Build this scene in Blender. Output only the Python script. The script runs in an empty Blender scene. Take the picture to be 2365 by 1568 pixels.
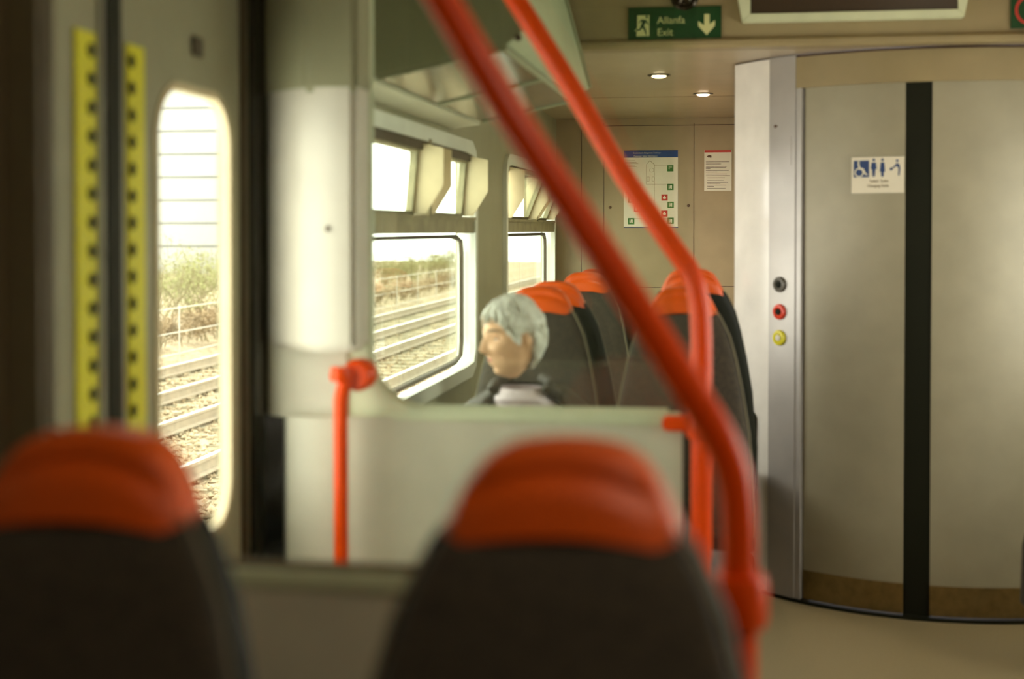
import bpy, bmesh, math, random
from mathutils import Vector, Matrix, noise
random.seed(7)
SC = bpy.context.scene
COL = SC.collection
PI = math.pi
E = 1.38                      # eye height above the carriage floor
# ------------------------------------------------------------------ camera
W, H, FPX = 2365.0, 1568.0, 50/36*2365.0
PITCH = math.radians(1.2); YAW = math.radians(9.0)
HOR = 528.0
SHIFT = (math.tan(PITCH)*FPX - (H/2-HOR))/W
cam = bpy.data.cameras.new('camera'); camo = bpy.data.objects.new('camera', cam); COL.objects.link(camo)
cam.lens = 50; cam.sensor_width = 36; cam.sensor_fit = 'HORIZONTAL'; cam.shift_y = SHIFT
cam.clip_start = 0.05; cam.clip_end = 400
camo.location = (0, 0, E); camo.rotation_euler = (PI/2-PITCH, 0, YAW)
cam.dof.use_dof = True; cam.dof.focus_distance = 9.0; cam.dof.aperture_fstop = 2.1
SC.camera = camo
SC.view_settings.view_transform = 'Standard'; SC.view_settings.look = 'None'
SC.view_settings.exposure = 0.0; SC.view_settings.gamma = 1.0; SC.view_settings.use_curve_mapping = False
SC.cycles.transparent_max_bounces = 20; SC.cycles.max_bounces = 10; SC.cycles.diffuse_bounces = 6
CM = camo.rotation_euler.to_matrix()
# ------------------------------------------------------------------ sky and lamps
wd = bpy.data.worlds.new('overcast_sky'); SC.world = wd; wd.use_nodes = True
nt = wd.node_tree; bg = nt.nodes['Background']
bg.inputs[0].default_value = (1.0, 0.955, 0.93, 1); bg.inputs[1].default_value = 9.0
def area(name, loc, sx, sy, power, col=(1, .86, .66), rot=(0, 0, 0)):
    l = bpy.data.lights.new(name, 'AREA'); l.shape = 'RECTANGLE'; l.size = sx; l.size_y = sy
    l.energy = power; l.color = col
    o = bpy.data.objects.new(name, l); COL.objects.link(o); o.location = loc; o.rotation_euler = rot
    return o
area('ceiling_lamp_saloon', (0.55, 0.55, 2.33), .25, 1.2, 8.5)
area('ceiling_lamp_vestibule', (0.75, 3.9, 2.33), .3, 1.4, 2.4)
area('ceiling_lamp_corridor', (-.45, 7.0, 1.995), .3, 1.2, 2.0, (1, .80, .58))

# ------------------------------------------------------------------ pixel rays (train axes: X right, Y forward, Z up)
def ray(px, py):
    v = Vector(((px-W/2)/FPX, (H/2-py)/FPX + SHIFT*W/FPX, -1))
    return CM @ v
def atY(px, py, Y):
    d = ray(px, py); t = Y/d.y; return Vector((d.x*t, Y, E+d.z*t))
def atX(px, py, X):
    d = ray(px, py); t = X/d.x; return Vector((X, d.y*t, E+d.z*t))
# ------------------------------------------------------------------ materials
def lin(c): return tuple(((v/255)/12.92 if v/255 <= .04045 else ((v/255+.055)/1.055)**2.4) for v in c)
def mat(name, rgb, rough=.5, metal=0, var=.06, nscale=8, bump=0, bscale=60, spec=.5, coat=0, sheen=0):
    m = bpy.data.materials.new(name); m.use_nodes = True; n = m.node_tree.nodes; L = m.node_tree.links
    p = n['Principled BSDF']; c = lin(rgb)
    p.inputs['Roughness'].default_value = rough; p.inputs['Metallic'].default_value = metal
    p.inputs['Specular IOR Level'].default_value = spec
    if coat: p.inputs['Coat Weight'].default_value = coat; p.inputs['Coat Roughness'].default_value = .08
    if sheen: p.inputs['Sheen Weight'].default_value = sheen
    tc = n.new('ShaderNodeTexCoord'); nz = n.new('ShaderNodeTexNoise'); nz.inputs['Scale'].default_value = nscale
    nz.inputs['Detail'].default_value = 4
    L.new(tc.outputs['Object'], nz.inputs['Vector'])
    cr = n.new('ShaderNodeValToRGB'); L.new(nz.outputs['Fac'], cr.inputs[0])
    cr.color_ramp.elements[0].position = .3; cr.color_ramp.elements[1].position = .7
    cr.color_ramp.elements[0].color = tuple(v*(1-var) for v in c)+(1,)
    cr.color_ramp.elements[1].color = tuple(min(1, v*(1+var)) for v in c)+(1,)
    L.new(cr.outputs[0], p.inputs['Base Color'])
    if bump:
        b = n.new('ShaderNodeBump'); b.inputs['Strength'].default_value = bump; b.inputs['Distance'].default_value = .01
        n2 = n.new('ShaderNodeTexNoise'); n2.inputs['Scale'].default_value = bscale; n2.inputs['Detail'].default_value = 6
        L.new(tc.outputs['Object'], n2.inputs['Vector']); L.new(n2.outputs['Fac'], b.inputs['Height'])
        L.new(b.outputs[0], p.inputs['Normal'])
    return m
def glassmat(name, tint, ior=1.5, gain=1.0):
    m = bpy.data.materials.new(name); m.use_nodes = True; n = m.node_tree.nodes; L = m.node_tree.links
    for x in list(n): n.remove(x)
    out = n.new('ShaderNodeOutputMaterial'); mx = n.new('ShaderNodeMixShader')
    tr = n.new('ShaderNodeBsdfTransparent'); tr.inputs[0].default_value = tint+(1,)
    gl = n.new('ShaderNodeBsdfGlossy'); gl.inputs['Roughness'].default_value = .01
    fr = n.new('ShaderNodeFresnel'); ge = n.new('ShaderNodeNewGeometry')
    mr = n.new('ShaderNodeMapRange'); mr.inputs['To Min'].default_value = ior; mr.inputs['To Max'].default_value = 1/ior
    L.new(ge.outputs['Backfacing'], mr.inputs['Value']); L.new(mr.outputs[0], fr.inputs['IOR'])
    mu = n.new('ShaderNodeMath'); mu.operation = 'MULTIPLY'; mu.inputs[1].default_value = gain; mu.use_clamp = True
    L.new(fr.outputs[0], mu.inputs[0]); L.new(mu.outputs[0], mx.inputs[0])
    L.new(tr.outputs[0], mx.inputs[1]); L.new(gl.outputs[0], mx.inputs[2]); L.new(mx.outputs[0], out.inputs[0])
    return m
def emit(name, rgb, s):
    m = bpy.data.materials.new(name); m.use_nodes = True; p = m.node_tree.nodes['Principled BSDF']
    p.inputs['Base Color'].default_value = (*lin(rgb), 1)
    p.inputs['Emission Color'].default_value = (*lin(rgb), 1); p.inputs['Emission Strength'].default_value = s
    return m
M = dict(
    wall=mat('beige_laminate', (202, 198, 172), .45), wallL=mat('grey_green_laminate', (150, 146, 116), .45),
    end=mat('end_wall_laminate', (164, 144, 110), .45), ceil=mat('ceiling_laminate', (166, 147, 114), .4, coat=.15),
    bulk=mat('bulkhead_laminate', (150, 132, 94), .5),
    floor=mat('speckled_vinyl', (146, 130, 96), .5, var=.22, nscale=220, bump=.05),
    mint=mat('mint_painted_metal', (206, 212, 180), .35), panel=mat('screen_laminate', (206, 202, 182), .45),
    housing=mat('housing_plastic', (206, 198, 182), .4), door=mat('door_leaf_paint', (150, 144, 116), .4),
    yellow=mat('yellow_strip_plastic', (222, 212, 22), .45), black=mat('black_rubber', (26, 26, 14), .65, spec=.15),
    blackgloss=mat('black_gloss_channel', (26, 25, 18), .12), alu=mat('brushed_aluminium', (170, 166, 152), .35, .8),
    orange=mat('orange_powder_coat', (234, 74, 0), .34, spec=.25, coat=.1), cap=mat('orange_vinyl', (228, 88, 0), .45, bump=.04),
    shell=mat('black_seat_shell', (28, 29, 18), .6, spec=.25), fabric=mat('grey_brown_moquette', (62, 53, 39), .9, var=.35, nscale=90, bump=.25, bscale=300, sheen=.2),
    piping=mat('beige_piping', (136, 126, 98), .7), pedestal=mat('dark_grey_steel', (70, 70, 62), .5, .4),
    white=mat('white_gloss_laminate', (238, 232, 222), .22, coat=.3), winframe=mat('white_window_frame', (226, 228, 214), .35),
    brownrub=mat('brown_gasket', (74, 60, 38), .6), dirty=mat('stained_transom_metal', (150, 142, 108), .45, .2, var=.25, nscale=14),
    gask=mat('beige_gasket', (206, 188, 152), .6), cream=mat('yellowed_plastic_cheek', (226, 208, 166), .5, var=.12), silver=mat('silver_post_paint', (176, 170, 164), .35, .25),
    wcdoor=mat('grey_green_door_laminate', (156, 147, 122), .42, .1), brass=mat('brushed_bronze_kickplate', (138, 116, 74), .3, .8, var=.15, nscale=30),
    paper=mat('white_paper', (226, 216, 192), .6, var=.02), blue=mat('blue_print', (24, 66, 130), .6), navy=mat('navy_print', (36, 62, 108), .6),
    redp=mat('red_print', (190, 52, 38), .6), greenp=mat('green_print', (52, 112, 36), .6), ink=mat('dark_ink', (92, 66, 48), .6),
    faint=mat('faint_grey_ink', (140, 124, 96), .6),
    exitg=mat('exit_sign_green', (12, 62, 22), .4), exitw=mat('exit_sign_pale', (204, 202, 140), .5),
    screen=mat('display_matrix', (60, 46, 30), .35, var=.2, nscale=300), ledf=mat('pale_display_frame', (206, 208, 170), .4),
    binb=mat('rack_mint_panel', (196, 204, 168), .35), bincap=mat('rack_olive_end', (142, 144, 112), .4),
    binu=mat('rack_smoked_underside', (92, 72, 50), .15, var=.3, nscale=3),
    btng=mat('grey_button', (96, 90, 80), .4), btnr=mat('red_button', (226, 66, 36), .35), btny=mat('yellow_button', (226, 214, 40), .35),
    btnw=mat('white_button_centre', (222, 214, 196), .4),
    glass=glassmat('tinted_window_glass', (.84, .86, .82), 1.5, .5), pane=glassmat('screen_glass', (.955, .98, .95), 1.5, .9),
    ballast=None, rail=mat('rail_steel', (150, 136, 116), .6, .3, var=.2), railtop=mat('polished_rail_head', (240, 236, 230), .3, .6),
    sleeper=mat('concrete_sleeper', (150, 140, 116), .9, var=.2, nscale=20), wire=mat('galvanised_wire', (190, 184, 172), .5, .3),
    twig=mat('dry_twig', (120, 106, 74), .9, var=.2), leaf=mat('olive_leaf', (134, 134, 84), .8, var=.25), bramble=mat('russet_leaf', (150, 128, 98), .9, var=.25),
    clad=mat('white_cladding', (158, 157, 154), .7, var=.01), seam=mat('grey_cladding_seam', (92, 91, 88), .9),
    skin=mat('aged_skin', (238, 190, 150), .5, var=.06, nscale=30, bump=.05), lip=mat('lip', (196, 116, 96), .45),
    hair=mat('silver_hair', (240, 236, 218), .5, var=.32, nscale=26, bump=.5, bscale=70), brow=mat('grey_brow', (150, 130, 104), .8),
    eye=mat('eye_white', (225, 215, 205), .2), iris=mat('dark_iris', (60, 50, 40), .2),
    jacket=mat('dark_waxed_jacket', (62, 54, 40), .65, var=.25, nscale=20, bump=.3, bscale=25), top=mat('lilac_knit_top', (238, 222, 228), .85, var=.04, bump=.2, bscale=200),
    trousers=mat('dark_trousers', (48, 46, 46), .9), shoe=mat('black_shoe', (26, 24, 22), .4),
    shadepost=mat('shaded_post', (112, 100, 74), .5),  # near screen's post, frame and trim: their shade is put into the colour
    lamp=emit('downlight_glow', (255, 226, 190), 9.0), chrome=mat('dark_chrome', (60, 52, 40), .2, .7),
)
def ballastmat():
    m = mat('grey_pink_ballast', (150, 132, 104), .95, bump=0); n = m.node_tree.nodes; L = m.node_tree.links
    p = n['Principled BSDF']; tc = n.new('ShaderNodeTexCoord')
    v = n.new('ShaderNodeTexVoronoi'); v.inputs['Scale'].default_value = 12; L.new(tc.outputs['Object'], v.inputs['Vector'])
    cr = n.new('ShaderNodeValToRGB'); L.new(v.outputs['Color'], cr.inputs[0])
    cr.color_ramp.elements[0].color = (*lin((112, 94, 70)), 1); cr.color_ramp.elements[1].color = (*lin((198, 178, 146)), 1)
    L.new(cr.outputs[0], p.inputs['Base Color'])
    b = n.new('ShaderNodeBump'); b.inputs['Strength'].default_value = 1; b.inputs['Distance'].default_value = .06; b.invert = True
    L.new(v.outputs['Distance'], b.inputs['Height']); L.new(b.outputs[0], p.inputs['Normal'])
    return m
M['ballast'] = ballastmat()

# ------------------------------------------------------------------ helpers
def empty(name, loc=(0, 0, 0), rz=0):
    o = bpy.data.objects.new(name, None); COL.objects.link(o); o.location = loc; o.rotation_euler = (0, 0, rz)
    o.empty_display_size = .1; return o
def tag(o, label, cat, group=None, kind=None):
    o['label'] = label; o['category'] = cat
    if group: o['group'] = group
    if kind: o['kind'] = kind
    return o
def struct(o): o['kind'] = 'structure'; return o
class MB:
    def __init__(s): s.v = []; s.f = []; s.m = []
    def add(s, vs, fs, mi=0):
        b = len(s.v); s.v += [tuple(v) for v in vs]; s.f += [tuple(i+b for i in f) for f in fs]; s.m += [mi]*len(fs); return s
    def box(s, x0, x1, y0, y1, z0, z1, mi=0):
        v = [(x, y, z) for x in (x0, x1) for y in (y0, y1) for z in (z0, z1)]
        return s.add(v, [(0, 1, 3, 2), (4, 6, 7, 5), (0, 4, 5, 1), (2, 3, 7, 6), (0, 2, 6, 4), (1, 5, 7, 3)], mi)
    def prism(s, pts, axis, a, b, mi=0):
        """pts: 2-D outline in the two remaining axes, extruded a..b on axis"""
        def mk(p, t):
            if axis == 0: return (t, p[0], p[1])
            if axis == 1: return (p[0], t, p[1])
            return (p[0], p[1], t)
        n = len(pts)
        v = [mk(p, a) for p in pts]+[mk(p, b) for p in pts]
        f = [tuple(range(n))[::-1], tuple(range(n, 2*n))]+[(i, (i+1) % n, n+(i+1) % n, n+i) for i in range(n)]
        return s.add(v, f, mi)
    def ringplate(s, axis, outer, inner, a, b, mi=0):
        n = len(outer)
        def mk(p, t):
            if axis == 0: return (t, p[0], p[1])
            if axis == 1: return (p[0], t, p[1])
            return (p[0], p[1], t)
        v = [mk(p, a) for p in outer]+[mk(p, a) for p in inner]+[mk(p, b) for p in outer]+[mk(p, b) for p in inner]
        f = []
        for i in range(n):
            j = (i+1) % n
            f += [(i, j, n+j, n+i), (2*n+i, 3*n+i, 3*n+j, 2*n+j), (i, 2*n+i, 2*n+j, j), (n+i, n+j, 3*n+j, 3*n+i)]
        return s.add(v, f, mi)
    def tube(s, pts, r, n=12, mi=0, cap=True, r2=None):
        pts = [Vector(p) for p in pts]; rings = []; up = None
        for i, p in enumerate(pts):
            t = (pts[min(i+1, len(pts)-1)]-pts[max(i-1, 0)]).normalized()
            if up is None: up = t.orthogonal().normalized()
            up = (up-t*up.dot(t)).normalized(); sd = t.cross(up)
            rr = r[i] if isinstance(r, (list, tuple)) else r
            rings.append([p+up*math.cos(2*PI*k/n)*rr+sd*math.sin(2*PI*k/n)*rr for k in range(n)])
        v = [q for R in rings for q in R]; f = []
        for i in range(len(rings)-1):
            for k in range(n):
                a = i*n+k; b2 = i*n+(k+1) % n; f.append((a, b2, b2+n, a+n))
        if cap: f += [tuple(range(n))[::-1], tuple(range(len(v)-n, len(v)))]
        return s.add(v, f, mi)
    def lathe(s, prof, c, axis='z', n=32, mi=0):
        v = []; f = []
        for (r, h) in prof:
            for k in range(n):
                a = 2*PI*k/n; u, w = r*math.cos(a), r*math.sin(a)
                v.append({'z': (c[0]+u, c[1]+w, c[2]+h), 'y': (c[0]+u, c[1]+h, c[2]+w), 'x': (c[0]+h, c[1]+u, c[2]+w)}[axis])
        for i in range(len(prof)-1):
            for k in range(n): f.append((i*n+k, i*n+(k+1) % n, (i+1)*n+(k+1) % n, (i+1)*n+k))
        f += [tuple(range(n))[::-1], tuple(range(len(v)-n, len(v)))]
        return s.add(v, f, mi)
    def loft(s, rings, mi=0, cap=True):
        n = len(rings[0]); v = [q for R in rings for q in R]; f = []
        for i in range(len(rings)-1):
            for k in range(n): f.append((i*n+k, i*n+(k+1) % n, (i+1)*n+(k+1) % n, (i+1)*n+k))
        if cap: f += [tuple(range(n))[::-1], tuple(range(len(v)-n, len(v)))]
        return s.add(v, f, mi)
    def build(s, name, m, parent=None, smooth=False, bevel=0, loc=None):
        me = bpy.data.meshes.new(name); me.from_pydata(s.v, [], s.f)
        for x in (m if isinstance(m, (list, tuple)) else [m]): me.materials.append(x)
        for p, i in zip(me.polygons, s.m): p.material_index = i; p.use_smooth = smooth
        bm = bmesh.new(); bm.from_mesh(me); bmesh.ops.recalc_face_normals(bm, faces=bm.faces)
        if bevel: bmesh.ops.bevel(bm, geom=[e for e in bm.edges if e.calc_face_angle(0) > .5], offset=bevel, segments=2, affect='EDGES', clamp_overlap=True)
        if loc is not None: bmesh.ops.translate(bm, verts=bm.verts, vec=-Vector(loc))
        bm.to_mesh(me); bm.free()
        if smooth and hasattr(me, 'set_sharp_from_angle'): me.set_sharp_from_angle(angle=math.radians(42))
        o = bpy.data.objects.new(name, me); COL.objects.link(o)
        if parent: o.parent = parent
        if loc is not None: o.location = loc
        return o
def rrect(u0, u1, v0, v1, r, ang):
    """rounded rectangle points hit by rays from the centre at the given angles"""
    cu, cv, a, b = (u0+u1)/2, (v0+v1)/2, (u1-u0)/2, (v1-v0)/2; out = []
    for t in ang:
        du, dv = math.cos(t), math.sin(t); lo, hi = 0, a+b
        for _ in range(40):
            m = (lo+hi)/2; x, y = abs(du*m)-(a-r), abs(dv*m)-(b-r)
            d = math.hypot(max(x, 0), max(y, 0))+min(max(x, y), 0)-r
            if d > 0: hi = m
            else: lo = m
        out.append((cu+du*lo, cv+dv*lo))
    return out
def rrpoly(u0, u1, v0, v1, r, k=8, corners=(1, 1, 1, 1)):
    """rounded rectangle outline, corner order: low-low, high-low, high-high, low-high"""
    P = []
    for (cu, cv, a0, on) in ((u0+r, v0+r, PI, corners[0]), (u1-r, v0+r, 1.5*PI, corners[1]), (u1-r, v1-r, 0, corners[2]), (u0+r, v1-r, .5*PI, corners[3])):
        if on: P += [(cu+r*math.cos(a0+i*PI/2/k), cv+r*math.sin(a0+i*PI/2/k)) for i in range(k+1)]
        else:
            c = (u0 if cu < (u0+u1)/2 else u1, v0 if cv < (v0+v1)/2 else v1); P += [c]*1
    return P
def angs(uo, vo, n=96):
    c = math.atan2(vo, uo); s = [2*PI*i/n for i in range(n)]+[c, PI-c, PI+c, 2*PI-c]
    return sorted(set(round(a, 6) for a in s))
def plate_hole(mb, axis, o, h, r, a, b, mi=0):
    """plate o=(u0,u1,v0,v1) with rounded hole h, between a and b on axis (outer projected from hole centre)"""
    cu, cv = (h[0]+h[1])/2, (h[2]+h[3])/2
    A = [2*PI*i/96 for i in range(96)]+[math.atan2(v-cv, u-cu) % (2*PI) for u in o[:2] for v in o[2:]]
    A = sorted(set(round(x, 6) for x in A)); outer = []
    for t in A:
        du, dv = math.cos(t), math.sin(t); ts = []
        if du > 1e-9: ts.append((o[1]-cu)/du)
        if du < -1e-9: ts.append((o[0]-cu)/du)
        if dv > 1e-9: ts.append((o[3]-cv)/dv)
        if dv < -1e-9: ts.append((o[2]-cv)/dv)
        k = min(ts); outer.append((cu+du*k, cv+dv*k))
    return mb.ringplate(axis, outer, rrect(*h, r, A), a, b, mi)
def frame_ring(mb, axis, h, r, w, a, b, mi=0):
    A = [2*PI*i/120 for i in range(120)]
    o = (h[0]-w, h[1]+w, h[2]-w, h[3]+w)
    return mb.ringplate(axis, rrect(*o, r+w, A), rrect(*h, r, A), a, b, mi)
def smoothpath(P, n=8):
    P = [Vector(p) for p in P]; out = []
    for i in range(len(P)-1):
        p0, p1, p2, p3 = P[max(i-1, 0)], P[i], P[i+1], P[min(i+2, len(P)-1)]
        for k in range(n):
            t = k/n; out.append(.5*((2*p1)+(p2-p0)*t+(2*p0-5*p1+4*p2-p3)*t*t+(3*p1-p0-3*p2+p3)*t**3))
    out.append(P[-1]); return out
def text(s, size, loc, m, name, parent=None, rz=0, align='LEFT', ext=.0006, sx=1):
    cu = bpy.data.curves.new(name, 'FONT'); cu.body = s; cu.size = size; cu.extrude = ext; cu.align_x = align
    t = bpy.data.objects.new(name, cu); COL.objects.link(t)
    dg = bpy.context.evaluated_depsgraph_get(); me = bpy.data.meshes.new_from_object(t.evaluated_get(dg))
    bpy.data.objects.remove(t); me.materials.clear(); me.materials.append(m)
    o = bpy.data.objects.new(name, me); COL.objects.link(o); o.rotation_euler = (PI/2, 0, rz); o.location = loc; o.scale = (sx, 1, 1)
    if parent: o.parent = parent
    return o

# ================================================================== THE CARRIAGE SHELL
WL = -1.05            # inner face of the left wall
YE = 8.3              # far end wall
WT = .07
ZC = 2.36             # saloon ceiling
ZV = E+.64            # lowered vestibule ceiling
def rz(v): return E+v
# left wall: window bays
w1 = (3.35, 5.62, rz(-.565), rz(.325)); w2 = (6.38, 8.12, rz(-.565), rz(.325)); w0 = (-1.6, -.2, rz(-.565), rz(.325))
D0, D1, DZ = 1.655, 2.95, rz(.62)       # doorway
mb = MB()
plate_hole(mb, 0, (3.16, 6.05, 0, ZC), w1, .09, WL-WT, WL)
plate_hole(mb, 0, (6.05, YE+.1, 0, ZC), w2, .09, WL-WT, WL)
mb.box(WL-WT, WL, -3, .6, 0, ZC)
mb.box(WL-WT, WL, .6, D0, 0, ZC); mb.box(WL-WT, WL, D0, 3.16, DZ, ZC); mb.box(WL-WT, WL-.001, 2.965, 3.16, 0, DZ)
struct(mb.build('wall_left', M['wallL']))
mb = MB()                                  # right wall, two windows and the opposite doors' glass
for (a, b, h) in ((.7, 3.0, (1.9, 2.8, rz(-.6), rz(.3))), (3.0, 5.2, (3.4, 4.9, rz(-.565), rz(.325)))):
    plate_hole(mb, 0, (a, b, 0, ZC), h, .09, 1.62, 1.69)
mb.box(1.62, 1.69, 5.2, YE+.1, 0, ZC); mb.box(1.62, 1.69, -3, .7, 0, ZC)
struct(mb.build('wall_right', M['wall']))
struct(MB().box(WL, 1.62, -3.08, -3, 0, ZC).build('wall_back', M['wall']))
struct(MB().box(WL-WT, 1.7, -3.1, YE+.15, -.06, 0).build('floor', M['floor']))
struct(MB().box(WL-WT, 1.7, -3.1, YE+.15, ZC, ZC+.05).build('ceiling', M['ceil']))
mb = MB().box(WL, 1.62, 5.135, YE, ZV, ZV+.03)
mb.box(-.60, 1.62, 5.16, 5.165, ZV-.0005, ZV, 1).box(WL, .02, 6.95, 6.955, ZV-.001, ZV, 1)
struct(mb.build('ceiling_vestibule', [M['ceil'], M['ink']]))
# bulkhead carrying the signs
YB = 5.08
mb = MB().box(-.85, 1.62, YB, YB+.05, ZV+.005, ZC)
prof = [(YB+.05, ZV-.002), (YB-.012, ZV-.002), (YB-.022, ZV+.006), (YB-.022, ZV+.02), (YB-.01, ZV+.03), (YB+.05, ZV+.03)]
mb.prism(prof, 0, -.85, 1.62)
struct(mb.build('wall_bulkhead', M['bulk']))
# end wall with panel joints and screw dots
mb = MB().box(WL-.05, .06, YE, YE+.08, 0, ZC)
def seam(mb, p, q, w=.004, mi=1):
    x0, x1 = sorted((p.x, q.x)); z0, z1 = sorted((p.z, q.z))
    mb.box(x0-w/2, x1+w/2, YE-.0015, YE, z0-w/2, z1+w/2, mi)
for a, b in (((1603, 285), (1603, 700)), ((1395, 285), (1395, 1000)), ((1343, 300), (1343, 1000)), ((1396, 291), (1710, 286)), ((1603, 661), (1710, 661)), ((1396, 663), (1603, 661))):
    p, q = atY(*a, YE), atY(*b, YE)
    if abs(p.x-q.x) > abs(p.z-q.z): q.z = p.z
    else: q.x = p.x
    seam(mb, p, q)
struct(mb.build('wall_end', [M['end'], M['ink']]))
mb = MB()
for a in ((1590, 475), (1409, 479)):
    p = atY(*a, YE); mb.lathe([(.0085, 0), (.0085, -.003), (.004, -.005)], p, 'y', 14)
struct(mb.build('trim_1', M['ink']))

# ---------------------------------------------------------------- windows (frame, transom, mullion, cheeks, panes)
def window(name, w, hop, mull):
    r = struct(empty(name, (WL, (w[0]+w[1])/2, w[2])))
    L = Vector(r.location)
    def B(mb, n, m, par=r, **k):
        o = mb.build(n, m, None, **k); o.parent = par
        o.matrix_parent_inverse = Matrix.Translation(L).inverted() if par is r else Matrix.Translation(L).inverted(); return o
    zt, zb = rz(-.018), rz(.045)
    fr = MB(); frame_ring(fr, 0, (w[0]+.03, w[1]-.03, w[2]+.03, w[3]-.03), .07, .05, WL-.005, WL+.018)
    frame_ring(fr, 0, (w[0]+.012, w[1]-.012, w[2]+.012, w[3]-.012), .08, .012, WL-.06, WL-.004)
    B(fr, 'window_frame', M['winframe'], smooth=True)
    gk = MB(); frame_ring(gk, 0, (w[0]+.05, w[1]-.05, w[2]+.05, zt-.02), .06, .016, WL-.045, WL-.03)
    B(gk, 'gasket', M['brownrub'], smooth=True)
    B(MB().box(WL-.05, WL+.012, w[0]+.03, w[1]-.03, zt, zb).box(WL-.05, WL+.02, w[0]+.03, w[1]-.03, zb-.012, zb), 'transom', M['dirty'])
    A = rrpoly(w[0]+.05, w[1]-.05, w[2]+.05, zt-.01, .06)
    B(MB().prism(A, 0, WL-.042, WL-.036), 'lower_pane', M['glass'])
    for (y0, y1, tilt) in hop:
        # hopper: sash tilted inwards at the top, two cheeks
        zt2 = w[3]-.05
        a = (WL-.035, zb); b = (WL-.035+tilt, zt2)
        n = Vector((b[1]-a[1], 0, -(b[0]-a[0]))).normalized()*.005
        def sl(t, z0=None): return (a[0]+(b[0]-a[0])*t, a[1]+(b[1]-a[1])*t)
        sash = MB()
        def bar(t0, t1, ya, yb, d=.012):
            p, q = sl(t0), sl(t1)
            sash.prism([(p[0]-d, p[1]), (p[0]+d, p[1]), (q[0]+d, q[1]), (q[0]-d, q[1])], 1, ya, yb)
        bar(0, .06, y0, y1); bar(.92, 1, y0, y1, .016); bar(0, 1, y0, y0+.022); bar(0, 1, y1-.022, y1)
        s = B(sash, 'hopper_sash', M['dirty'])
        p, q = sl(.06), sl(.92)
        g = MB().prism([(p[0]-.002, p[1]), (p[0]+.002, p[1]), (q[0]+.002, q[1]), (q[0]-.002, q[1])], 1, y0+.02, y1-.02)
        go = g.build('hopper_pane', M['glass']); go.parent = s
        for yy in (y0-.004, y1+.002):
            B(MB().prism([(WL-.03, zb+.005), (WL+.02, zb+.005), (WL+.08, zb+.10), (WL+.08, w[3]-.055), (WL-.03, w[3]-.03)], 1, yy-.003, yy+.003), 'hopper_cheek', M['cream'])
    for yy in mull:
        B(MB().box(WL-.05, WL+.02, yy-.02, yy+.02, zb-.01, w[3]-.02), 'mullion', M['dirty'])
    B(MB().box(WL-.05, WL+.01, w[0]+.04, w[1]-.04, w[3]-.06, w[3]-.02), 'hopper_seal', M['brownrub'])
    return r
window('window_1', w1, [(3.46, 4.66, .02), (4.80, 5.52, .02)], [4.74])
window('window_2', w2, [(6.50, 7.30, .09), (7.42, 8.02, .09)], [7.36])
for nm, h in (('window_3', (1.9, 2.8, rz(-.6), rz(.3))), ('window_4', (3.4, 4.9, rz(-.565), rz(.325)))):
    r = struct(empty(nm, (1.62, (h[0]+h[1])/2, h[2])))
    mb = MB(); frame_ring(mb, 0, (h[0]+.02, h[1]-.02, h[2]+.02, h[3]-.02), .07, .04, 1.60, 1.625)
    o = mb.build('window_frame', M['winframe'], loc=tuple(r.location)); o.parent = r; o.location = (0, 0, 0)
    o = MB().prism(rrpoly(h[0]+.005, h[1]-.005, h[2]+.005, h[3]-.005, .08), 0, 1.65, 1.656).build('window_pane', M['glass'], loc=tuple(r.location)); o.parent = r; o.location = (0, 0, 0)
# cove between wall and ceiling above the windows
mb = MB()
prof = [(WL, rz(.365)), (WL+.02, rz(.365)), (WL+.06, rz(.372)), (-.93, rz(.378)), (-.93, rz(.392)), (WL, rz(.44))]
mb.prism(prof, 1, 3.16, 5.12)
struct(mb.build('trim_2', M['wall']))

# ---------------------------------------------------------------- sliding doors on the left
dr = struct(empty('door_1', (WL, 2.3, 0)))
dr.location = (0, 0, 0)
JY = 2.30
def leaf(y0, y1, win, strip, lab):
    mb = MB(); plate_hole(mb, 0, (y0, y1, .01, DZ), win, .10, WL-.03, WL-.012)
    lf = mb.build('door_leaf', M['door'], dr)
    g = MB(); frame_ring(g, 0, (win[0]+.006, win[1]-.006, win[2]+.006, win[3]-.006), .095, .016, WL-.032, WL-.008); g.build('window_gasket', M['gask'], lf, smooth=True)
    MB().prism(rrpoly(*win, .10), 0, WL-.024, WL-.018).build('window_pane', M['glass'], lf)
    s0, s1, dx = strip
    ys = MB().box(WL-.012, WL-.006, s0, s1, .25, rz(.325)); ys.build('yellow_strip', M['yellow'], lf, bevel=.001)
    d = MB(); z = rz(.295)
    while z > .3:
        d.lathe([(.0125, 0), (.0125, .003), (.008, .0045)], (WL-.0065, dx, z), 'x', 14); z -= .0475
    d.build('dot_pattern', M['black'], lf)
    return lf
leaf(JY+.035, D1-.005, (2.498, 2.882, rz(-.625), rz(.272)), (JY+.062, JY+.135, JY+.078), '')
leaf(D0+.005, JY-.035, (1.73, 2.06, rz(-.625), rz(.272)), (JY-.135, JY-.062, JY-.082), '')
MB().box(WL-.05, WL-.003, JY-.028, JY+.03, .01, DZ).build('rubber_seal', M['black'], dr)
MB().box(WL-.05, WL-.006, JY-.045, JY-.028, .01, DZ).box(WL-.05, WL-.006, JY+.03, JY+.045, .01, DZ).build('edge_strip', M['alu'], dr)
MB().box(WL-.06, WL-.0005, D1-.005, D1+.016, 0, DZ).build('door_jamb', M['brownrub'], dr)
MB().box(WL-.04, WL+.012, 2.972, 3.20, .3, rz(.75)).build('door_channel', M['blackgloss'], dr)
p = atX(465, 108, WL)
hd = MB().box(WL-.012, WL-.004, p.y-.025, p.y+.025, p.z-.02, p.z+.02).build('inspection_cover', M['brownrub'], dr, bevel=.003)

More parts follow.
